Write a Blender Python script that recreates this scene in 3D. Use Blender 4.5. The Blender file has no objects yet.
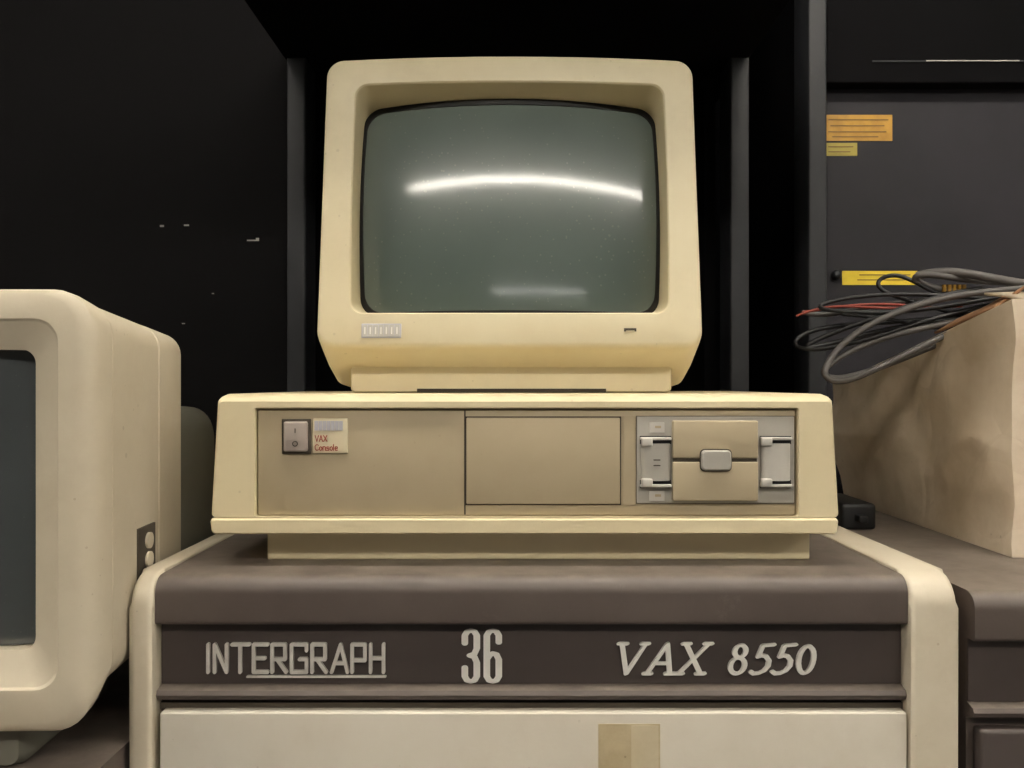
import bpy, bmesh, math, random
from mathutils import Vector, Matrix, noise
random.seed(4)
Z0 = 1.6            # eye height above floor; geometry z below is given relative to it
scene = bpy.context.scene
try:
    scene.view_settings.view_transform = 'Standard'
    scene.view_settings.look = 'None'
except Exception: pass

# ------------------------------------------------------------------ materials
def lin(c):
    return tuple(((v/255)/12.92 if v/255 <= .04045 else (((v/255)+.055)/1.055)**2.4) for v in c)
def mat(name, c1, c2=None, rough=.5, scale=6, bump=0, bscale=60, metal=0, coat=0, emit=None, estr=0, contrast=.3, spec=.5, dust=None, crease=0, grime=0):
    m = bpy.data.materials.new(name); m.use_nodes = True
    nt = m.node_tree; b = nt.nodes['Principled BSDF']
    a = lin(c1); c = lin(c2) if c2 else tuple(v*.82 for v in a)
    tc = nt.nodes.new('ShaderNodeTexCoord')
    def math_(op, x, y=None, clamp=False):
        n = nt.nodes.new('ShaderNodeMath'); n.operation = op; n.use_clamp = clamp
        for i, v in enumerate((x, y)):
            if v is None: continue
            if isinstance(v, (int, float)): n.inputs[i].default_value = v
            else: nt.links.new(v, n.inputs[i])
        return n.outputs[0]
    def mixc(f, c_a, rgb):
        mx = nt.nodes.new('ShaderNodeMixRGB'); mx.inputs[2].default_value = (*lin(rgb), 1)
        nt.links.new(f, mx.inputs[0]); nt.links.new(c_a, mx.inputs[1]); return mx.outputs[0]
    def nz_(scale, det=6, rgh=.62):
        n = nt.nodes.new('ShaderNodeTexNoise'); n.inputs['Scale'].default_value = scale
        n.inputs['Detail'].default_value = det; n.inputs['Roughness'].default_value = rgh
        nt.links.new(tc.outputs['Object'], n.inputs['Vector']); return n
    nz = nz_(scale)
    cr = nt.nodes.new('ShaderNodeValToRGB')
    cr.color_ramp.elements[0].position = .5-contrast/2; cr.color_ramp.elements[1].position = .5+contrast/2
    cr.color_ramp.elements[0].color = (*c, 1); cr.color_ramp.elements[1].color = (*a, 1)
    nt.links.new(nz.outputs['Fac'], cr.inputs['Fac'])
    col = cr.outputs['Color']
    if grime:   # smudges + fine flecks of dirt in the plastic/paint
        g = math_('MULTIPLY', math_('SUBTRACT', nz_(11, 10, .75).outputs['Fac'], .50), 3.2, True)
        g = math_('MULTIPLY', g, grime)
        col = mixc(g, col, (140,118,84))
        vo = nt.nodes.new('ShaderNodeTexVoronoi'); vo.inputs['Scale'].default_value = 55
        nt.links.new(tc.outputs['Object'], vo.inputs['Vector'])
        th = math_('MULTIPLY', math_('SUBTRACT', nz_(7, 3).outputs['Fac'], .42), .45, True)
        f = math_('MULTIPLY', math_('LESS_THAN', vo.outputs['Distance'], th), grime*1.2, True)
        col = mixc(f, col, (112,94,70))
    if dust:   # settled dust on upward-facing surfaces
        ge = nt.nodes.new('ShaderNodeNewGeometry'); sx = nt.nodes.new('ShaderNodeSeparateXYZ')
        nt.links.new(ge.outputs['Normal'], sx.inputs[0])
        pw = math_('POWER', math_('MAXIMUM', sx.outputs['Z'], 0), 3, True)
        n3 = nz_(16, 10, .72)
        k = math_('MULTIPLY', math_('SUBTRACT', n3.outputs['Fac'], .28), 1.7, True)
        col = mixc(math_('MULTIPLY', pw, k), col, dust)
        sc = math_('MULTIPLY', math_('SUBTRACT', nz_(24, 12, .8).outputs['Fac'], .58), 2.2, True)
        col = mixc(math_('MULTIPLY', sc, .8), col, dust)
    nt.links.new(col, b.inputs['Base Color'])
    b.inputs['Roughness'].default_value = rough
    b.inputs['Metallic'].default_value = metal
    b.inputs['Specular IOR Level'].default_value = spec
    if coat:
        b.inputs['Coat Weight'].default_value = coat; b.inputs['Coat Roughness'].default_value = .11
    if emit:
        b.inputs['Emission Color'].default_value = (*emit, 1); b.inputs['Emission Strength'].default_value = estr
    nrm = None
    if bump:
        bp = nt.nodes.new('ShaderNodeBump'); bp.inputs['Strength'].default_value = bump
        bp.inputs['Distance'].default_value = .001
        nt.links.new(nz_(bscale, 4, .5).outputs['Fac'], bp.inputs['Height']); nrm = bp.outputs['Normal']
    if crease:
        n4 = nz_(5, 2, .5)
        ad = nt.nodes.new('ShaderNodeMixRGB'); ad.inputs[0].default_value = .16
        nt.links.new(tc.outputs['Object'], ad.inputs[1]); nt.links.new(n4.outputs['Color'], ad.inputs[2])
        for scl, dist in ((5.5, .03), (13, .010)):
            vo = nt.nodes.new('ShaderNodeTexVoronoi'); vo.feature = 'DISTANCE_TO_EDGE'; vo.inputs['Scale'].default_value = scl
            nt.links.new(ad.outputs[0], vo.inputs['Vector'])
            b2 = nt.nodes.new('ShaderNodeBump'); b2.inputs['Strength'].default_value = crease; b2.inputs['Distance'].default_value = dist
            nt.links.new(math_('MINIMUM', vo.outputs['Distance'], .06), b2.inputs['Height'])
            if nrm: nt.links.new(nrm, b2.inputs['Normal'])
            nrm = b2.outputs['Normal']
    if nrm: nt.links.new(nrm, b.inputs['Normal'])
    return m

M = {}
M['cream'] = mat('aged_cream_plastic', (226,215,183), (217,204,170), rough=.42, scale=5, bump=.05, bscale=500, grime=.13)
M['cream_dk'] = mat('aged_cream_plastic_inner', (204,191,155), (196,183,147), rough=.5)  # darker copy of the cream: screen recess shade put into the colour
M['shell'] = mat('computer_shell_plastic', (222,209,174), (211,197,162), rough=.45, scale=4, bump=.05, bscale=500, grime=.15)
M['panel'] = mat('taupe_front_plastic', (174,160,133), (166,152,125), rough=.5, scale=4, bump=.06, bscale=600, grime=.10)
M['panel_lt'] = mat('tan_drive_plastic', (178,164,137), (170,156,129), rough=.5)
M['groove'] = mat('dark_groove', (66,58,47), rough=.8)
M['groove2'] = mat('drive_shadow_gap', (104,96,82), rough=.8)
M['grey'] = mat('drive_grey_plastic', (166,162,153), (158,154,145), rough=.5)
M['rocker'] = mat('rocker_grey_plastic', (165,153,144), (155,144,136), rough=.5)
M['grey_lt'] = mat('light_grey_plastic', (194,190,182), (182,178,170), rough=.45)
M['lilac'] = mat('badge_lilac', (186,184,190), (174,172,180), rough=.4)
M['white'] = mat('badge_white', (240,237,230), (228,224,216), rough=.45, scale=60)
M['silver'] = mat('nameplate_silver_paint', (214,209,202), (196,191,184), rough=.4, scale=80)
M['ivory'] = mat('label_ivory', (226,214,182), rough=.5)
M['red'] = mat('label_red', (150,46,30), rough=.5)
M['black'] = mat('black_plastic', (14,14,15), rough=.5)
M['brown'] = mat('brown_steel_dusty', (89,79,74), (77,67,63), rough=.45, scale=9, bump=.1, bscale=400, contrast=.5, dust=(136,126,115))
M['brown_dk'] = mat('brown_steel_dark', (70,61,58), (63,55,52), rough=.55, scale=7)
M['side'] = mat('cabinet_side_cream', (205,196,177), (192,181,160), rough=.45, scale=4, bump=.06, bscale=300, grime=.22)
M['door'] = mat('cabinet_door_cream', (206,200,187), (198,190,175), rough=.5, scale=5, bump=.06, bscale=300, grime=.14)
M['tape'] = mat('tape_residue', (196,181,148), (180,163,130), rough=.4, scale=40, grime=.4)
M['tape2'] = mat('tape_residue_edge', (207,195,167), (198,184,154), rough=.4, scale=40, grime=.3)
M['lmon'] = mat('terminal_offwhite', (202,192,171), (189,178,156), rough=.5, scale=5, bump=.06, bscale=300, grime=.2)
M['lmon_dk'] = mat('terminal_rear_grey', (112,111,99), (98,97,87), rough=.6, scale=5)
M['rack'] = mat('black_powdercoat', (12,11,13), (8,8,9), rough=.8, scale=3, bump=.1, bscale=700, spec=.08)
M['rack_red'] = mat('black_painted_panel', (14,13,14), (10,9,10), rough=.8, scale=2, bump=.1, bscale=300, spec=.08)
M['rack_post'] = mat('black_post_metal', (40,41,44), (32,33,36), rough=.5, scale=8, spec=.3)
M['rack_grey'] = mat('charcoal_panel', (38,36,41), (30,29,33), rough=.6, scale=3, bump=.1, bscale=700, spec=.2)
M['sticker'] = mat('amber_sticker', (182,138,40), (160,116,28), rough=.4, scale=30)
M['sticker2'] = mat('olive_sticker', (160,144,52), rough=.4)
M['sticker3'] = mat('yellow_sticker', (215,190,50), (200,172,40), rough=.4, scale=30)
M['ink'] = mat('sticker_ink', (112,84,30), rough=.6)
M['card'] = mat('whitened_cardboard', (222,208,188), (192,172,146), rough=.75, scale=7, bump=.2, bscale=40, contrast=.4, crease=.5, grime=.25)
M['cardbrown'] = mat('brown_cardboard', (150,108,74), (122,86,56), rough=.85, scale=20)
M['cable'] = mat('grey_cable', (96,92,90), (84,80,78), rough=.5)
M['cable_blk'] = mat('black_cable', (24,23,25), rough=.45)
M['cable_red'] = mat('red_wire', (150,60,44), rough=.5)
M['wallm'] = mat('wall_paint_grey', (90,90,88), (84,84,82), rough=.9)
M['wallw'] = mat('warehouse_wall_paint', (160,157,150), (150,147,140), rough=.9)
M['floorm'] = mat('concrete_floor', (110,106,102), (92,88,84), rough=.8, scale=2, bump=.3)
M['ceil'] = mat('ceiling_tile', (180,178,170), (170,168,160), rough=.9, scale=3)
M['brass'] = mat('brass_strip', (150,120,50), rough=.35, metal=.6)
M['tube'] = mat('fluorescent_tube', (255,255,255), (255,255,255), emit=(1.0,.94,.84), estr=33)
M['window'] = mat('window_daylight', (255,255,255), (255,255,255), emit=(1.0,.97,.92), estr=15)  # glow of the strip added for the low reflection on the screen
M['housing'] = mat('lamp_housing', (225,222,214), rough=.4)
def glass_mat(name, c1, c2, rough=.1, dst=.12):
    m = mat(name, c1, c2, rough=rough, scale=3, coat=1.0)
    nt = m.node_tree; b = nt.nodes['Principled BSDF']
    src = b.inputs['Base Color'].links[0].from_socket
    tc = [n for n in nt.nodes if n.type == 'TEX_COORD'][0]
    v = nt.nodes.new('ShaderNodeTexVoronoi'); v.inputs['Scale'].default_value = 130
    nt.links.new(tc.outputs['Object'], v.inputs['Vector'])
    n = nt.nodes.new('ShaderNodeTexNoise'); n.inputs['Scale'].default_value = 14
    nt.links.new(tc.outputs['Object'], n.inputs['Vector'])
    mm = nt.nodes.new('ShaderNodeMath'); mm.operation = 'MULTIPLY'; mm.inputs[1].default_value = .24
    nt.links.new(n.outputs['Fac'], mm.inputs[0])
    lt = nt.nodes.new('ShaderNodeMath'); lt.operation = 'LESS_THAN'
    nt.links.new(v.outputs['Distance'], lt.inputs[0]); nt.links.new(mm.outputs[0], lt.inputs[1])
    sc = nt.nodes.new('ShaderNodeMath'); sc.operation = 'MULTIPLY'; sc.inputs[1].default_value = dst
    nt.links.new(lt.outputs[0], sc.inputs[0])
    mx = nt.nodes.new('ShaderNodeMixRGB'); mx.inputs[2].default_value = (*lin((185,185,170)), 1)
    nt.links.new(sc.outputs[0], mx.inputs[0]); nt.links.new(src, mx.inputs[1])
    nt.links.new(mx.outputs[0], b.inputs['Base Color'])
    return m
M['glass'] = glass_mat('crt_glass', (93,105,99), (84,96,91), .30)
M['glass_l'] = glass_mat('crt_glass_dark', (72,77,78), (66,70,72), .25, .03)

# ------------------------------------------------------------------ helpers
def parent_empty(name, loc):
    e = bpy.data.objects.new(name, None); scene.collection.objects.link(e)
    e.location = (loc[0], loc[1], loc[2]+Z0); e.empty_display_size = .05
    return e
def finish(name, bm, material, parent=None, xf=None, smooth=30):
    if xf is not None: bmesh.ops.transform(bm, matrix=xf, verts=bm.verts)
    bmesh.ops.translate(bm, verts=bm.verts, vec=(0, 0, Z0))
    bmesh.ops.recalc_face_normals(bm, faces=bm.faces)
    me = bpy.data.meshes.new(name); bm.to_mesh(me); bm.free()
    if smooth:
        for p in me.polygons: p.use_smooth = True
        me.set_sharp_from_angle(angle=math.radians(smooth))
    me.materials.append(material)
    o = bpy.data.objects.new(name, me); scene.collection.objects.link(o)
    if parent:
        o.parent = parent
        o.matrix_parent_inverse = Matrix.Translation(parent.location).inverted()
    return o
def box(name, x0, x1, y0, y1, z0, z1, m, parent=None, bev=0, seg=3, xf=None):
    bm = bmesh.new(); bmesh.ops.create_cube(bm, size=1)
    for v in bm.verts:
        v.co = Vector(((x0+x1)/2+v.co.x*(x1-x0), (y0+y1)/2+v.co.y*(y1-y0), (z0+z1)/2+v.co.z*(z1-z0)))
    if bev: bmesh.ops.bevel(bm, geom=bm.edges[:], offset=bev, segments=seg, profile=.5, affect='EDGES')
    return finish(name, bm, m, parent, xf)
def rrect(cx, cz, hw, hh, r, taper=0, btop=0, bside=0, nc=7, ns=10):
    r = min(r, hw*.98, hh*.98)
    pts = []
    corners = [(hw-r, -hh+r, -90), (hw-r, hh-r, 0), (-hw+r, hh-r, 90), (-hw+r, -hh+r, 180)]
    arcs = []
    for (x, z, a0) in corners:
        arcs.append([(x+r*math.cos(math.radians(a0+90*i/nc)), z+r*math.sin(math.radians(a0+90*i/nc))) for i in range(nc+1)])
    for k in range(4):
        pts += arcs[k]
        a = arcs[k][-1]; b = arcs[(k+1) % 4][0]
        for i in range(1, ns): pts.append((a[0]+(b[0]-a[0])*i/ns, a[1]+(b[1]-a[1])*i/ns))
    out = []
    for x, z in pts:
        zz = z + (btop*max(0, 1-(x/hw)**2)*(z/hh) if z > 0 else 0)
        xx = x*(1-taper*z/hh) + (bside*max(0, 1-(z/hh)**2)*(x/hw))
        out.append((cx+xx, cz+zz))
    return out
def loft(name, secs, m, parent=None, cap0=True, cap1=True, xf=None, smooth=35):
    bm = bmesh.new(); rings = []
    for y, pts in secs:
        f = y if callable(y) else (lambda x, z, yy=y: yy)
        rings.append([bm.verts.new((x, f(x, z), z)) for x, z in pts])
    n = len(rings[0])
    for a, b in zip(rings, rings[1:]):
        for i in range(n):
            bm.faces.new((a[i], a[(i+1) % n], b[(i+1) % n], b[i]))
    if cap0: bm.faces.new(rings[0])
    if cap1: bm.faces.new(rings[-1])
    return finish(name, bm, m, parent, xf, smooth)
def profile(name, pts, x0, x1, m, parent=None, xf=None, smooth=40):
    bm = bmesh.new()
    a = [bm.verts.new((x0, y, z)) for y, z in pts]; b = [bm.verts.new((x1, y, z)) for y, z in pts]
    n = len(pts)
    for i in range(n): bm.faces.new((a[i], a[(i+1) % n], b[(i+1) % n], b[i]))
    bm.faces.new(a); bm.faces.new(b)
    return finish(name, bm, m, parent, xf, smooth)
def arc(cy, cz, r, a0, a1, n=8):
    return [(cy+r*math.cos(math.radians(a0+(a1-a0)*i/n)), cz+r*math.sin(math.radians(a0+(a1-a0)*i/n))) for i in range(n+1)]
def hull(P):
    P = sorted(set((round(a, 7), round(b, 7)) for a, b in P))
    def half(Q):
        h = []
        for p in Q:
            while len(h) > 1 and (h[-1][0]-h[-2][0])*(p[1]-h[-2][1])-(h[-1][1]-h[-2][1])*(p[0]-h[-2][0]) <= 0: h.pop()
            h.append(p)
        return h
    l = half(P); u = half(P[::-1]); return l[:-1]+u[:-1]
def strokes(name, lines, ox, oz, s, yb, yf, m, parent, a=1.0, b=None, ang=0, slant=0, xf=None):
    """pen-stroke lettering: lines in local units, ox/oz origin, s metre per unit, extruded yb->yf"""
    b = a if b is None else b; t = math.radians(ang)
    nib = [(a*math.cos(k)*math.cos(t)-b*math.sin(k)*math.sin(t), a*math.cos(k)*math.sin(t)+b*math.sin(k)*math.cos(t))
           for k in [i*math.pi/6 for i in range(12)]]
    bm = bmesh.new(); cnt = 0
    for L in lines:
        L = [(x+slant*y, y) for x, y in L]
        for p, q in zip(L, L[1:]):
            cnt += 1
            yy = yf-(cnt % 14)*.000012
            h = hull([(p[0]+u, p[1]+v) for u, v in nib]+[(q[0]+u, q[1]+v) for u, v in nib])
            A = [bm.verts.new((ox+x*s, yb, oz+y*s)) for x, y in h]
            B = [bm.verts.new((ox+x*s, yy, oz+y*s)) for x, y in h]
            n = len(h)
            for i in range(n): bm.faces.new((A[i], A[(i+1) % n], B[(i+1) % n], B[i]))
            bm.faces.new(B); bm.faces.new(A)
    return finish(name, bm, m, parent, xf, smooth=0)
def ell(cx, cy, rx, ry, a0=0, a1=360, n=20):
    return [(cx+rx*math.cos(math.radians(a0+(a1-a0)*i/n)), cy+ry*math.sin(math.radians(a0+(a1-a0)*i/n))) for i in range(n+1)]
def cable(name, pts, r, m, parent):
    cu = bpy.data.curves.new(name, 'CURVE'); cu.dimensions = '3D'; cu.bevel_depth = r; cu.bevel_resolution = 4
    cu.resolution_u = 10; cu.use_fill_caps = True
    sp = cu.splines.new('NURBS'); sp.points.add(len(pts)-1)
    for p, c in zip(sp.points, pts): p.co = (c[0], c[1], c[2]+Z0, 1)
    sp.order_u = 4; sp.use_endpoint_u = True
    cu.materials.append(m)
    o = bpy.data.objects.new(name, cu); scene.collection.objects.link(o)
    o.parent = parent; o.matrix_parent_inverse = Matrix.Translation(parent.location).inverted()
    return o

# ------------------------------------------------------------------ room
FL = -Z0
box('floor', -4, 4, -9, 1.5, FL-.1, FL, M['floorm'])
box('ceiling', -4, 4, -9, 1.5, 1.42, 1.52, M['ceil'])
box('wall_back', -4, 4, 1.4, 1.5, FL, 1.42, M['wallm'])
box('wall_front', -4, 4, -9.1, -9, FL, 1.42, M['wallw'])
box('wall_left', -4.1, -4, -9, 1.5, FL, 1.42, M['wallw'])
box('wall_right', 4, 4.1, -9, 1.5, FL, 1.42, M['wallw'])
WN = parent_empty('window_1', (1.3, -9, -.1))  # unseen bright slit, added and shaped to give the low screen glare
box('pane', -.8, 3.3, -9.0, -8.985, -.09, .01, M['window'], WN)
for a in ((-.86, 3.36, .01, .07), (-.86, 3.36, -.15, -.09), (-.86, -.8, -.15, .07), (3.3, 3.36, -.15, .07)):
    box('frame', a[0], a[1], -9.0, -8.95, a[2], a[3], M['housing'], WN)

def lamp(xc, y, L, z=1.42, n=2, half=.09, turn=0):
    P = parent_empty('fluorescent_lamp', (xc, y, z-.05))
    X = Matrix.Translation((xc, y, 0))@Matrix.Rotation(math.radians(turn), 4, 'Z')
    profile('reflector', [(-half, z), (half, z), (half+.03, z-.055), (half+.024, z-.055), (half-.02, z-.012), (-half+.02, z-.012), (-half-.024, z-.055), (-half-.03, z-.055)],
            -L/2-.03, L/2+.03, M['housing'], P, xf=X)
    for i in range(n):
        yy = (i-(n-1)/2)*.09
        for seg in range(2):
            a = -L/2+seg*L/2+.01; b = a+L/2-.02
            bm = bmesh.new(); bmesh.ops.create_cone(bm, cap_ends=True, segments=16, radius1=.019, radius2=.019, depth=b-a)
            finish('tube', bm, M['tube'], P, X@Matrix.Translation(((a+b)/2, yy, z-.04))@Matrix.Rotation(math.pi/2, 4, 'Y'))
    return P
lamp(.36, -1.97, 3.25)
lamp(.2, -.28, 2.5)
lamp(-2.7, -1.3, 2.4, turn=90)  # added fill lamp, out of view and outside the screen reflection
lamp(2.9, -1.3, 2.4, turn=90)  # matching fill lamp added on the right to brighten the fronts

# ------------------------------------------------------------------ black rack behind
R = parent_empty('equipment_rack', (0, .9, FL))
box('panel_left', -2.4, -.395, .67, .69, FL, 1.30, M['rack_red'], R)
box('post_1', -.395, -.362, .64, .72, FL, 1.30, M['rack_post'], R, bev=.004)
box('post_2', .383, .4165, .64, .72, FL, 1.30, M['rack_post'], R, bev=.004)
box('post_3', .520, .5525, .64, .72, FL, 1.30, M['rack_post'], R, bev=.004)
box('deep_back_panel', -.40, .56, 1.15, 1.17, FL, 1.30, M['rack'], R)
box('inner_side_left', -.392, -.380, .72, 1.15, FL, 1.30, M['rack'], R)
box('inner_side_right', .36, .380, .74, 1.15, FL, 1.30, M['rack'], R)
box('inner_side_far', .536, .55, .72, 1.15, FL, 1.30, M['rack'], R)
box('top_canopy', -.40, .4165, -.05, 1.15, .572, .60, M['rack'], R, bev=.003)
box('door_right', .5525, 2.4, .69, .71, FL, .535, M['rack_grey'], R, bev=.002)
box('header_right', .5525, 2.4, .66, .72, .535, 1.30, M['rack'], R, bev=.003)
box('shelf_strip', .640, 2.3, .6585, .660, .572, .5745, M['rack_post'], R)
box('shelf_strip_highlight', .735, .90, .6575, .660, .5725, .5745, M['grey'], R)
s = 1.812e-3; yd = .69
def dec(name, u0, u1, v0, v1, m, y=yd, t=.001): return box(name, u0*s, u1*s, y-t, y+.001, -v1*s, -v0*s, m, R)
dec('warning_sticker', 313, 380, -269, -243, M['sticker'])
dec('warning_sticker_small', 313, 345, -241, -228, M['sticker2'])
dec('warning_sticker_low', 330, 405, -113, -99, M['sticker3'])
for k, (a, b, v) in enumerate([(316, 376, -264), (318, 372, -258), (316, 374, -252), (320, 366, -247), (316, 341, -237), (316, 338, -232), (347, 398, -109), (345, 400, -104)]):
    dec('sticker_text', a, b, v-.5, v+.5, M['ink'], t=.0016)
bm = bmesh.new(); bmesh.ops.create_uvsphere(bm, u_segments=16, v_segments=10, radius=.009)
finish('door_knob', bm, M['rack_post'], R, Matrix.Translation((.585, .682, .197)))
for (u, v, w, h) in [(-352, -157, 4, 2), (-328, -158, 5, 1.5), (-265, -143, 12, 1.2), (-256, -144, 3, 2.0), (-300, -90, 2, 1), (-330, -60, 3, 1)]:
    box('scuff', u*1.788e-3, (u+w)*1.788e-3, .6692, .671, -v*1.788e-3, -(v-h)*1.788e-3, M['grey'], R)

# ------------------------------------------------------------------ main cabinet
def cab_profile(dz=0, dy=0):
    top = [(.62, -.182), ] + arc(-.034, -.198, .016, 90, 180, 8)
    low = [(-.050, -.222)] + arc(-.0465, -.2235, .0035, 180, 270, 4)
    body = [(-.035, -.227), (-.035, -.287), (-.046, -.290), (-.048, -.294), (-.046, -.2985), (-.034, -.303), (-.034, FL+.03-0*dz), (.62, FL+.03)]
    return [(y+dy, z+(dz if z > -1 else 0)) for y, z in top+low+body]
C = parent_empty('computer_cabinet', (.03, .28, FL))
profile('brown_hood', cab_profile(), -.336, .3727, M['brown'], C)
box('name_strip', -.3355, .3722, -.0362, -.034, -.2868, -.2272, M['brown_dk'], C)
def round_side(name, x0, x1):
    pts = [(.63, -.1795)] + arc(-.026, -.2095, .030, 90, 180, 8) + [(-.056, FL+.02), (.63, FL+.02)]
    bm = bmesh.new()
    a = [bm.verts.new((x0, y, z)) for y, z in pts]; b = [bm.verts.new((x1, y, z)) for y, z in pts]; n = len(pts)
    for i in range(n): bm.faces.new((a[i], a[(i+1) % n], b[(i+1) % n], b[i]))
    bm.faces.new(a); bm.faces.new(b)
    ed = [e for e in bm.edges if abs(e.verts[0].co.x-e.verts[1].co.x) < 1e-6]
    bmesh.ops.bevel(bm, geom=ed, offset=.006, segments=4, profile=.5, affect='EDGES')
    finish(name, bm, M['side'], C)
round_side('side_panel_left', -.3575, -.3362)
round_side('side_panel_right', .3729, .4170)
box('door_panel', -.331, .3712, -.052, -.034, FL+.06, -.3087, M['door'], C, bev=.002)
box('door_gap', -.3355, .3722, -.040, -.0335, -.3095, -.3035, M['groove'], C)
box('plinth', -.33, .40, -.02, .60, FL, FL+.03, M['black'], C)
box('tape_residue', .081, .139, -.0524, -.0518, -.40, -.319, M['tape'], C)
box('tape_residue_edge', .112, .1375, -.0526, -.0520, -.40, -.3205, M['tape2'], C)
# lettering
q = .9565e-3; yf, yb = -.0395, -.036
def glyph(L, dx): return [[(x+dx, y) for x, y in l] for l in L]
G = {'I': ([[(1, 0), (1, 28)]], 2), 'N': ([[(0, 0), (0, 28), (12, 0), (12, 28)]], 12), 'T': ([[(0, 28), (17, 28)], [(8, 28), (8, 0)]], 16),
     'E': ([[(14, 28), (0, 28), (0, 0), (14, 0)], [(0, 14), (11, 14)]], 13), 'R': ([[(0, 0), (0, 28), (13, 28), (13, 13), (0, 13)], [(5, 13), (14, 0)]], 14),
     'G': ([[(15, 22), (15, 28), (0, 28), (0, 0), (15, 0), (15, 13), (8, 13)]], 15), 'A': ([[(0, 0), (9, 28), (16, 0)], [(4, 9), (13, 9)]], 15),
     'P': ([[(0, 0), (0, 28), (13, 28), (13, 12), (0, 12)]], 13), 'H': ([[(0, 0), (0, 28)], [(13, 0), (13, 28)], [(0, 14), (13, 14)]], 13)}
LL = []; x = 0
for ch in 'INTERGRAPH':
    g, w = G[ch]; LL += glyph(g, x); x += w+5.6
k = 176/(x-5.6); LL = [[(a*k, b*.98) for a, b in l] for l in LL]
strokes('maker_letters', LL, -.291, -.2750, q, yb, yf, M['silver'], C, a=1.75)
strokes('maker_underline', [[(40, -4.6), (178, -4.6)]], -.291, -.2750, q, yb, yf, M['silver'], C, a=.9)
three = [[(3.5, 41), (3.5, 49), (6, 53), (9.5, 54), (13, 53), (15.5, 49), (15.5, 36), (13, 30.5), (8.5, 29)], [(8.5, 29), (13, 27.5), (15.5, 22), (15.5, 8), (13, 4), (9.5, 3), (6, 4), (3.5, 8), (3.5, 17)]]
six = [[(15.5, 42), (15.5, 49), (13, 53), (9.5, 54), (6, 53), (3.5, 49), (3.5, 8), (6, 4), (9.5, 3), (13, 4), (15.5, 8), (15.5, 25), (13, 30), (9.5, 31), (6, 29), (3.5, 25)]]
strokes('number_decal', three+glyph(six, 22), -.0485, -.2875, q, yb, -.0368, M['white'], C, a=3.3, b=2.1)
vax = [[(0, 32), (9, 0), (24, 32)], [(-3, 32), (5, 32)], [(20, 32), (27, 32)]]
vax += glyph([[(0, 0), (16, 32), (23, 0)], [(5, 11), (20, 11)], [(-3, 0), (4, 0)], [(19, 0), (27, 0)]], 30)
vax += glyph([[(3, 32), (22, 0)], [(26, 32), (0, 0)], [(0, 32), (7, 32)], [(22, 32), (29, 32)], [(-3, 0), (4, 0)], [(18, 0), (26, 0)]], 62)
e8 = [ell(9, 24, 5.6, 6.5), ell(8.5, 8.5, 7.2, 8.5)]
five = [[(18, 31), (7, 30), (4, 18), (8, 19.5), (12, 18.5), (15.5, 14), (15.5, 8), (12, 3), (7, .5), (2, 0), (-1, 2)]]
vax += glyph(e8, 112)+glyph(five, 136)+glyph(five, 158)+glyph([ell(9, 15, 7.5, 14.5)], 180)
vax = [[(a*.985, b*.93) for a, b in l] for l in vax]
strokes('model_letters', vax, .1005, -.2765, q, yb, -.0400, M['white'], C, a=2.6, b=1.1, ang=20, slant=.16)

# ------------------------------------------------------------------ right cabinet
C2 = parent_empty('computer_cabinet.001', (.8, .28, FL))
profile('brown_hood', cab_profile(dz=-.013, dy=-.010), .4305, 1.2, M['brown'], C2)
box('name_strip', .431, 1.2, -.047, -.044, -.2998, -.2402, M['brown_dk'], C2)
box('door_panel', .436, 1.2, -.060, -.044, FL+.06, -.322, M['brown_dk'], C2, bev=.004)
box('edge_strip', .4200, .4250, -.030, -.01, -.30, -.20, M['brass'], C2)
box('edge_bracket', .4200, .4306, -.01, .02, -.60, -.20, M['black'], C2)
box('plinth', .45, 1.15, -.02, .60, FL, FL+.03, M['black'], C2)

# ------------------------------------------------------------------ left low cabinet
C3 = parent_empty('storage_cabinet', (-.9, .2, FL))
TZ = -.338
profile('top', [(.62, TZ), (-.285, TZ)]+arc(-.285, TZ-.014, .014, 90, 180, 6)+[(-.299, TZ-.05), (-.285, TZ-.05), (-.285, FL+.03), (.62, FL+.03)], -1.6, -.3625, M['brown'], C3)
box('door_1', -1.58, -.99, -.297, -.284, FL+.06, TZ-.06, M['brown_dk'], C3, bev=.004)
box('door_2', -.98, -.375, -.297, -.284, FL+.06, TZ-.06, M['brown_dk'], C3, bev=.004)
box('plinth', -1.55, -.40, -.25, .58, FL, FL+.03, M['black'], C3)

# ------------------------------------------------------------------ desktop computer
D = parent_empty('desktop_computer', (.013, .18, -.182))
def sec(y, xl, xr, zb, zt, r, tp=.011): return (y, rrect((xl+xr)/2, (zb+zt)/2, (xr-xl)/2, (zt-zb)/2, r, taper=tp))
loft('shell', [sec(.36, -.292, .318, -.133, -.012, .008), sec(.35, -.296, .322, -.133, -.010, .008), sec(.016, -.298, .324, -.133, -.010, .008),
               sec(.006, -.298, .324, -.133, -.0120, .006), sec(.001, -.2975, .3235, -.133, -.0145, .004), sec(-.002, -.2955, .3215, -.133, -.0175, .003),
               sec(-.002, -.2575, .2865, -.1325, -.0235, .003, 0), sec(.001, -.2565, .2855, -.1325, -.0245, .003, 0), sec(.012, -.2565, .2855, -.1325, -.0245, .003, 0)], M['shell'], D)
loft('bottom_skirt', [sec(.36, -.299, .324, -.150, -.1335, .004, -.003), sec(.0, -.3005, .3250, -.150, -.1335, .004, -.003), sec(-.003, -.3000, .3245, -.1495, -.1340, .004, -.003), sec(-.005, -.2985, .323, -.148, -.1355, .003, -.003)], M['shell'], D)
box('foot_plinth', -.2536, .3085, .030, .33, -.182, -.149, M['shell'], D, bev=.002)
PX = .003
box('front_panel', -.2555, .2845, PX, .011, -.1320, -.0255, M['panel'], D, bev=.0015)
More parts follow.
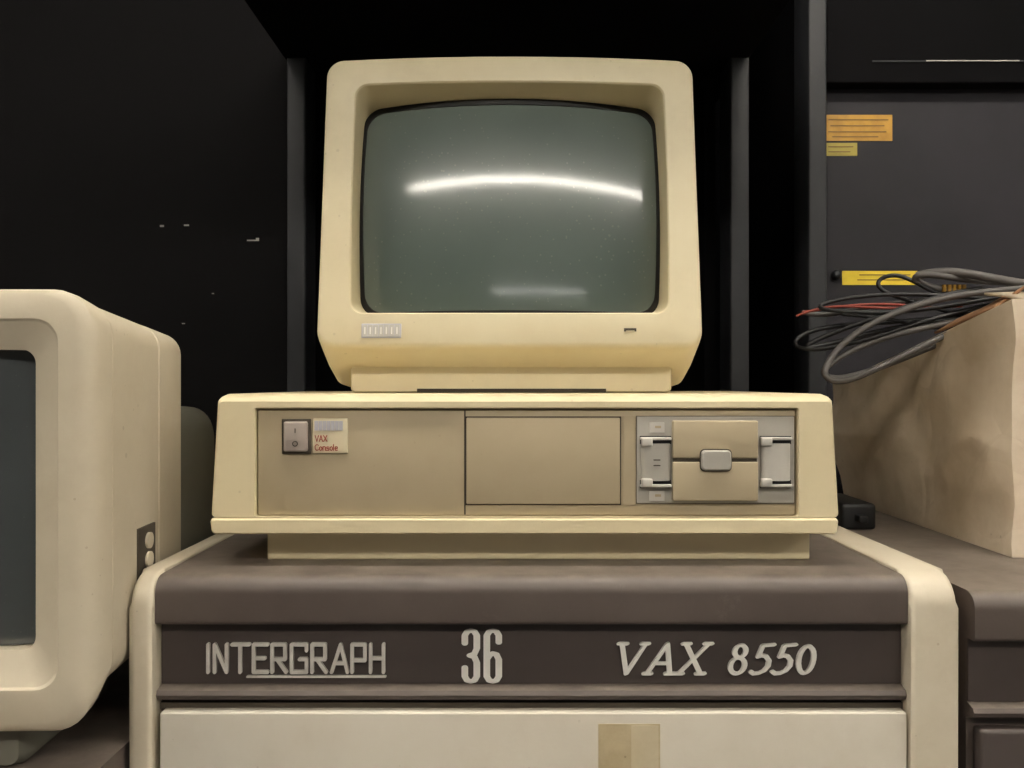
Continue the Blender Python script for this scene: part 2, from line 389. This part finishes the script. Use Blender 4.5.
box('panel_groove', -.0480, -.0465, PX-.0004, .006, -.131, -.0265, M['groove'], D)
box('switch_frame', -.2305, -.2015, .0000, .008, -.0700, -.0350, M['groove'], D, bev=.001)
box('switch_rocker', -.2280, -.2040, -.0035, .006, -.0675, -.0375, M['rocker'], D, bev=.002)
strokes('switch_marks', [[(0, 4), (0, 8)], ell(0, -7, 2.4, 2.4)], -.216, -.0525, 1e-3, -.003, -.0040, M['groove'], D, a=.4)
box('badge_back', -.1995, -.1645, .0008, .006, -.0695, -.0345, M['ivory'], D, bev=.001)
for i in range(7):
    box('badge_tile', -.1975+i*.0041, -.1975+i*.0041+.0036, -.0002, .003, -.0465, -.0370, M['lilac'], D)
fl = {'V': [[(0, 7), (2, 0), (4, 7)]], 'A': [[(0, 0), (2, 7), (4, 0)], [(1, 2.5), (3, 2.5)]], 'X': [[(0, 7), (4, 0)], [(4, 7), (0, 0)]],
      'C': [[(4, 6), (2, 7), (0, 5), (0, 2), (2, 0), (4, 1)]], 'o': [ell(1.5, 2.2, 1.5, 2.2, n=8)], 'n': [[(0, 0), (0, 4.4), (2.4, 4.4), (3, 3.6), (3, 0)]],
      's': [[(3, 4), (.5, 4.2), (.5, 2.4), (2.8, 2), (2.8, .2), (0, 0)]], 'l': [[(0, 0), (0, 7)]], 'e': [[(0, 2.4), (3, 2.4), (2.6, 4.3), (.6, 4.3), (0, 2), (1, 0), (3, .4)]]}
W = {'l': 1.6, 'V': 4.8, 'A': 5, 'X': 5, 'C': 5}
def small(txt, x, z, sc, name='label_text'):
    LL = []; p = 0
    for ch in txt: LL += glyph(fl[ch], p); p += W.get(ch, 4.1)
    strokes(name, LL, x, z, sc, .001, .0003, M['red'], D, a=.45)
small('VAX', -.1970, -.0575, .86e-3)
small('Console', -.1970, -.0665, .86e-3)
box('bay_gap', -.0470, .1095, PX-.0006, .006, -.1215, -.0325, M['groove'], D)
box('bay_door', -.0457, .1082, .0005, .006, -.1203, -.0337, M['panel'], D, bev=.0012)
box('drive_gap', .1243, .2835, .0018, .006, -.1202, -.0318, M['groove2'], D)
box('drive_face', .1250, .2828, .0012, .006, -.1195, -.0325, M['grey'], D, bev=.001)
box('drive_edge_left', .1120, .1235, .0022, .006, -.1215, -.0320, M['panel'], D)
for nm, x0, x1, z0, z1 in (('drive_block_top', .160, .245, -.0740, -.0365), ('drive_block_bottom', .160, .245, -.1165, -.0775)):
    box(nm, x0, x1, -.005, .003, z0, z1, M['panel_lt'], D, bev=.0015)
box('drive_centre_gap', .161, .244, -.003, .003, -.079, -.072, M['groove'], D)
loft('latch_recess', [(.001, rrect(.2025, -.0757, .0160, .0112, .005)), (-.0056, rrect(.2025, -.0757, .0160, .0112, .005))], M['groove'], D)
loft('latch', [(.001, rrect(.2025, -.0757, .0148, .0100, .004)), (-.0085, rrect(.2025, -.0757, .0148, .0100, .004)), (-.0100, rrect(.2025, -.0757, .0133, .0085, .003))], M['grey'], D)
def well(name, cx, hw, z0, z1, m):
    """finger barrel: half cylinder set in a dark aperture, axis vertical"""
    n = 16; bm = bmesh.new(); rows = []
    for z in (z0, z1):
        rows.append([bm.verts.new((cx+hw*math.cos(math.pi*i/n), .0004-.0055*math.sin(math.pi*i/n), z)) for i in range(n+1)])
    for i in range(n): bm.faces.new((rows[0][i], rows[0][i+1], rows[1][i+1], rows[1][i]))
    bm.faces.new(rows[0]); bm.faces.new(rows[1])
    finish(name, bm, m, D, smooth=40)
for sx, cx in ((-1, .1435), (1, .2635)):
    box('disk_slot_top', cx-.0155, cx+.0155, -.0002, .003, -.0600, -.0520, M['black'], D)
    box('disk_slot_bottom', cx-.0155, cx+.0155, -.0002, .003, -.1040, -.0960, M['black'], D)
    well('finger_barrel', cx, .0145, -.0965, -.0595, M['grey_lt' if sx > 0 else 'grey'])
    box('lever_top', cx-.0155, cx+.0155, -.0050, .002, -.0560, -.0530, M['grey_lt'], D, bev=.001)
    box('lever_bottom', cx-.0155, cx+.0155, -.0050, .002, -.1030, -.1000, M['grey_lt'], D, bev=.001)
    hx = cx-.0145 if sx < 0 else cx-.0155
    box('lever_hub_top', hx, hx+.011, -.0060, .002, -.0620, -.0535, M['grey_lt'], D, bev=.0015)
    box('lever_hub_bottom', hx, hx+.011, -.0060, .002, -.1025, -.0940, M['grey_lt'], D, bev=.0015)
for z in (-.0435, -.1120):
    box('drive_icon_plate', .1375, .1525, -.0002, .002, z-.0050, z+.0050, M['grey_lt'], D)
    box('drive_icon', .1430, .1490, -.0006, .001, z-.0007, z+.0018, M['panel'], D)
strokes('drive_marks', [[(0, 0), (6, 0)], [(0, -5.5), (6, -5.5)]], .1410, -.0755, 1e-3, -.001, -.0060, M['groove'], D, a=.5)

# ------------------------------------------------------------------ main monitor
Mo = parent_empty('crt_monitor', (-.002, .2, -.010))
T = Matrix.Translation((-.0025, .055, .0415))@Matrix.Rotation(math.radians(-5), 4, 'X')
def ms(y, hw, zb, zt, r, tp=.014, bt=.006, bs=.0):
    return (y, rrect(0, (zb+zt)/2, hw, (zt-zb)/2, r, taper=tp, btop=bt, bside=bs))
secs = [ms(.31, .10, .07, .23, .03), ms(.30, .12, .055, .25, .03), ms(.17, .165, .0, .285, .03), ms(.155, .185, -.018, .300, .025), ms(.112, .2000, -.036, .311, .016),
        ms(.100, .2032, -.0345, .3145, .014), ms(.060, .2034, -.0235, .3150, .014), ms(.030, .2037, -.0125, .3155, .016), ms(.010, .2040, -.0050, .3155, .018), ms(.004, .2035, -.0025, .3150, .018), ms(.0012, .2020, .000, .3135, .017), ms(0, .1990, .0030, .3105, .016),
        ms(0, .1700, .0335, .2880, .014, .006, .004, .002), ms(.002, .1685, .0350, .2865, .013, .006, .004, .002)]
loft('housing', secs, M['cream'], Mo, cap1=False, xf=T)
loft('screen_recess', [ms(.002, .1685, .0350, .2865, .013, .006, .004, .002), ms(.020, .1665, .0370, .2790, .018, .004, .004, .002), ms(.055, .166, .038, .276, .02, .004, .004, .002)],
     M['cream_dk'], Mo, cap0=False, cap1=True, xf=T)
RG = .62; gc = .155
gy = lambda x, z: .014+(x*x+(z-gc)**2)/(2*RG)
gs = []
for f in (1.0, .9, .8, .7, .6, .5, .4, .3, .2, .1, .02):
    gs.append((gy, [((x)*f, (z-gc)*f+gc) for x, z in rrect(0, gc, .170, .123, .024, 0, .003, .002)]))
loft('screen_glass', gs, M['glass'], Mo, cap0=False, xf=T, smooth=60)
gk = lambda x, z: gy(x, z)-.0012
loft('screen_gasket', [(gk, rrect(0, gc+.002, .1695, .1225, .02, 0, .003, .002)), (gk, rrect(0, gc+.0015, .1620, .1150, .020, 0, .004, .003)), (gy, rrect(0, gc+.0015, .1615, .1145, .020, 0, .004, .003))], M['black'], Mo, cap0=False, cap1=False, xf=T)
box('badge_plate', -.1580, -.1155, -.0010, .001, .0075, .0230, M['lilac'], Mo, bev=.0004, xf=T)
for i in range(7):
    box('badge_tile', -.1565+i*.0057, -.1565+i*.0057+.0050, -.0018, .0, .0090, .0215, M['grey_lt'], Mo, xf=T)
    box('badge_bar', -.1565+i*.0057+.0018, -.1565+i*.0057+.0030, -.0021, .0, .0115, .0190, M['white'], Mo, xf=T)
box('indicator_slot', .1220, .1350, -.0008, .001, .0145, .0180, M['groove'], Mo, xf=T)
box('indicator_lens', .1240, .1330, -.0012, .001, .0135, .0155, M['cream_dk'], Mo, xf=T)
loft('foot', [(.34, rrect(-.001, .006, .165, .016, .006, -0.0)), (.105, rrect(-.001, .006, .180, .016, .006)), (.100, rrect(-.001, .006, .178, .014, .005))], M['cream'], Mo)
box('foot_slot', -.106, .105, .0985, .103, -.0092, -.0052, M['groove'], Mo)

# ------------------------------------------------------------------ left monitor
ML = parent_empty('crt_monitor.001', (-.6, .0, TZ))
def rot(a): return Matrix.Translation((-.3585, -.12, 0))@Matrix.Rotation(math.radians(a), 4, 'Z')
TL = rot(1.6)
def ls(y, x0, x1, zb, zt, r, **k): return (y, rrect((x0+x1)/2, (zb+zt)/2, (x1-x0)/2, (zt-zb)/2, r, **k))
loft('housing', [ls(.222, -.46, -.012, -.262, .050, .020), ls(.216, -.468, -.004, -.268, .056, .024), ls(.150, -.470, -.002, -.270, .062, .026), ls(.148, -.468, -.004, -.268, .060, .026), ls(.146, -.470, -.002, -.270, .062, .026),
                 ls(.036, -.472, 0, -.276, .073, .030), ls(.034, -.470, -.002, -.274, .071, .030), ls(.032, -.473, .001, -.278, .075, .032),
                 ls(.012, -.473, .000, -.294, .080, .034), ls(.004, -.470, -.004, -.299, .0815, .032), ls(.0, -.462, -.010, -.296, .080, .030), ls(-.002, -.456, -.016, -.290, .076, .028),
                 ls(-.002, -.432, -.030, -.262, .056, .020), ls(.000, -.430, -.032, -.260, .054, .020)], M['lmon'], ML, cap1=False, xf=TL)
loft('screen_recess', [ls(.000, -.430, -.032, -.260, .054, .020), ls(.012, -.408, -.056, -.232, .030, .012), ls(.05, -.408, -.056, -.232, .030, .012)], M['lmon'], ML, cap0=False, xf=TL)
gl = lambda x, z: .004+((x+.234)**2+(z+.1)**2)/(2*.95)
loft('screen_glass', [(gl, [((x+.234)*f-.234, (z+.1)*f-.1) for x, z in rrect(-.234, -.1, .179, .131, .012)]) for f in (1, .8, .6, .4, .2, .02)], M['glass_l'], ML, cap0=False, xf=TL, smooth=60)
loft('rear_housing', [ls(.215, -.45, -.006, -.24, -.022, .03), ls(.32, -.44, -.002, -.235, -.028, .03), ls(.338, -.43, -.006, -.23, -.036, .03), ls(.345, -.42, -.016, -.225, -.047, .03)], M['lmon_dk'], ML, xf=TL)
box('control_recess', -.010, .0006, .090, .132, -.190, -.140, M['groove'], ML, xf=TL)
for z in (-.155, -.174):
    bm = bmesh.new(); bmesh.ops.create_cone(bm, cap_ends=True, segments=20, radius1=.008, radius2=.008, depth=.006)
    finish('control_knob', bm, M['lmon'], ML, TL@Matrix.Translation((.0, .114, z))@Matrix.Rotation(math.pi/2, 4, 'Y'))
loft('pedestal', [(.20, rrect(-.235, -.3115, .16, .0265, .01)), (.03, rrect(-.235, -.3115, .165, .0265, .01)), (.02, rrect(-.235, -.3115, .16, .024, .01))], M['lmon_dk'], ML, xf=TL)

# ------------------------------------------------------------------ cardboard box
CB = parent_empty('cardboard_box', (.75, .34, -.195))
def boxpt(u, v, w):
    """u across 0..1 (left->right), v depth 0..1, w height 0..1"""
    top = .094*(1-v)**1.0 + .002*v - .006*math.sin(v*math.pi)
    z = -.1945 + w*(top+.1945)
    kw = .42+.16*v        # fold line running along the side
    kink = max(0, 1-abs(w-kw)/(kw if w < kw else 1-kw))
    xl = .560 - .020*v*w - (.004+.018*v)*kink
    k2 = max(0, 1-abs(v-(.30+.25*w))/.20)   # dents
    k3 = max(0, 1-abs(v+.5*w-.95)/.14)
    xl += (.010*k2+.008*k3)*min(1, w*3)*min(1, (1-w)*3)
    x = xl + u*(.97-xl)
    y = .102 + v*.478
    n = noise.noise_vector(Vector((x*9, y*9, z*9)))*.004
    cr = abs(noise.noise(Vector((y*9+z*6, z*8-y*4, .3))))*.012
    k = min(1, w*5)
    return Vector((x+(n.x+cr*min(1, (1-w)*6))*k*(1-u), y+n.y*k*.4, z+n.z*1.2*k*w))
bm = bmesh.new(); N = 60; NV = 60
def grid(f, n, m_):
    g = [[bm.verts.new(f(i/n, j/m_)) for j in range(m_+1)] for i in range(n+1)]
    for i in range(n):
        for j in range(m_): bm.faces.new((g[i][j], g[i+1][j], g[i+1][j+1], g[i][j+1]))
grid(lambda a, b: boxpt(0, a, b), N, NV); grid(lambda a, b: boxpt(1, a, b), N, NV)
grid(lambda a, b: boxpt(a, 0, b), N, NV); grid(lambda a, b: boxpt(a, 1, b), N, NV)
grid(lambda a, b: boxpt(a, b, 1), N, N); grid(lambda a, b: boxpt(a, b, 0), N, N)
bmesh.ops.remove_doubles(bm, verts=bm.verts, dist=1e-5)
finish('carton', bm, M['card'], CB, smooth=25)
def flap(name, p, m, th=.003, wob=.008):
    bm = bmesh.new(); p = [Vector(a) for a in p]; n = 10
    g = [[None]*(n+1) for _ in range(n+1)]
    for i in range(n+1):
        for j in range(n+1):
            a, b = i/n, j/n
            c = (p[0]*(1-a)+p[1]*a)*(1-b)+(p[3]*(1-a)+p[2]*a)*b
            c = c+noise.noise_vector(c*14)*wob*b
            g[i][j] = bm.verts.new(c)
    for i in range(n):
        for j in range(n): bm.faces.new((g[i][j], g[i+1][j], g[i+1][j+1], g[i][j+1]))
    o = finish(name, bm, m, CB, smooth=60)
    md = o.modifiers.new('thickness', 'SOLIDIFY'); md.thickness = th
flap('flap_left', [(.563, .11, .095), (.548, .50, .016), (.70, .50, .042), (.71, .12, .112)], M['card'])
flap('flap_front', [(.575, .105, .096), (.95, .105, .096), (.95, .22, .125), (.60, .22, .118)], M['card'])
flap('flap_brown', [(.566, .15, .090), (.571, .30, .070), (.63, .32, .096), (.63, .17, .126)], M['cardbrown'])

# ------------------------------------------------------------------ cables on the box
CA = parent_empty('cable_bundle', (.65, .3, .1))
def pth(pts, Y):   # bundle laid out on a sheet standing at depth Y, in local mm; third value = extra depth
    k = (.85+Y)/.85*1e-3
    return [(a*k*(1+e/(.85+Y)), Y+e, b*k*(1+e/(.85+Y))) for a, b, e in pts]
cable('grey_loop', pth([(560, 98, .0), (470, 95, .0), (400, 80, .02), (340, 52, .03), (312, 20, .02), (312, 4, .0), (335, 0, -.02), (390, 28, -.03), (440, 52, -.04), (500, 78, -.04), (540, 90, -.02)], .28), .0042, M['cable'], CA)
cable('grey_loop_2', pth([(560, 88, .0), (480, 70, .0), (430, 60, 0), (360, 45, .02), (318, 22, .02), (308, 10, .0), (325, 2, -.02), (380, 20, -.03), (430, 42, -.04), (520, 76, -.04)], .30), .0042, M['cable'], CA)
cable('grey_top', pth([(405, 108, .05), (430, 115, .03), (470, 108, .0), (520, 98, .0), (570, 92, .0)], .30), .0060, M['cable'], CA)
cable('grey_top_2', pth([(560, 80, .05), (500, 92, .03), (450, 90, .0), (400, 82, .0), (350, 78, .04), (310, 66, .06), (290, 72, .05)], .34), .0035, M['cable'], CA)
cable('grey_top_3', pth([(560, 104, .02), (500, 100, .02), (450, 104, .0), (410, 112, .0), (395, 104, .02), (430, 92, .02), (520, 84, .0)], .32), .0045, M['cable'], CA)
cable('black_loop_1', pth([(540, 88, .0), (460, 70, .0), (400, 62, .02), (330, 60, .04), (290, 52, .04), (278, 38, .03), (300, 32, .0), (360, 44, -.02), (430, 70, -.02), (500, 84, .0)], .33), .0032, M['cable_blk'], CA)
cable('black_loop_2', pth([(500, 90, 0), (440, 82, 0), (410, 98, 0), (385, 112, .02), (362, 104, .03), (370, 90, .02), (420, 78, .0), (470, 60, .0), (440, 50, -.02), (380, 66, .0), (330, 70, .03)], .33), .0030, M['cable_blk'], CA)
cable('black_loop_3', pth([(530, 80, 0), (450, 88, 0), (380, 92, .03), (320, 84, .05), (300, 76, .05), (330, 72, .03), (400, 70, .0), (470, 84, .0), (520, 92, 0)], .31), .0030, M['cable_blk'], CA)
cable('black_loop_4', pth([(510, 70, 0), (440, 64, 0), (380, 58, .02), (320, 40, .03), (286, 34, .03), (310, 48, .03), (380, 72, .0), (430, 90, .0), (470, 96, 0)], .32), .0034, M['cable_blk'], CA)
cable('red_wire', pth([(284, 68, .03), (305, 76, .03), (330, 80, .02), (380, 74, .0), (450, 78, 0)], .33), .0018, M['cable_red'], CA)
cable('red_wire_2', pth([(290, 72, .03), (312, 74, .03), (350, 84, .02), (400, 78, .0)], .33), .0018, M['cable_red'], CA)
for i in range(5):
    k = 1.38e-3
    box('connector_pin', (434+i*5)*k, (437+i*5)*k, .33, .334, 93*k, 100*k, M['sticker'], CA)

# ------------------------------------------------------------------ power adapter
PA = parent_empty('power_adapter', (.462, .34, -.195))
box('body', .440, .487, .285, .40, -.195, -.160, M['black'], PA, bev=.005)
box('strain_relief', .458, .470, .27, .287, -.184, -.174, M['black'], PA, bev=.002)
cable('cord', [(.464, .40, -.18), (.464, .45, -.188), (.475, .50, -.190), (.500, .53, -.190), (.52, .60, -.190)], .003, M['cable_blk'], PA)

# ------------------------------------------------------------------ world + camera
w = bpy.data.worlds.new('room_world'); scene.world = w; w.use_nodes = True
w.node_tree.nodes['Background'].inputs[0].default_value = (.02, .02, .02, 1)
cam = bpy.data.cameras.new('camera'); co = bpy.data.objects.new('camera', cam); scene.collection.objects.link(co)
co.location = (0, -.85, Z0); co.rotation_euler = (math.pi/2, 0, 0)
cam.sensor_width = 36; cam.lens = 850/1024*36; cam.clip_start = .02
scene.camera = co
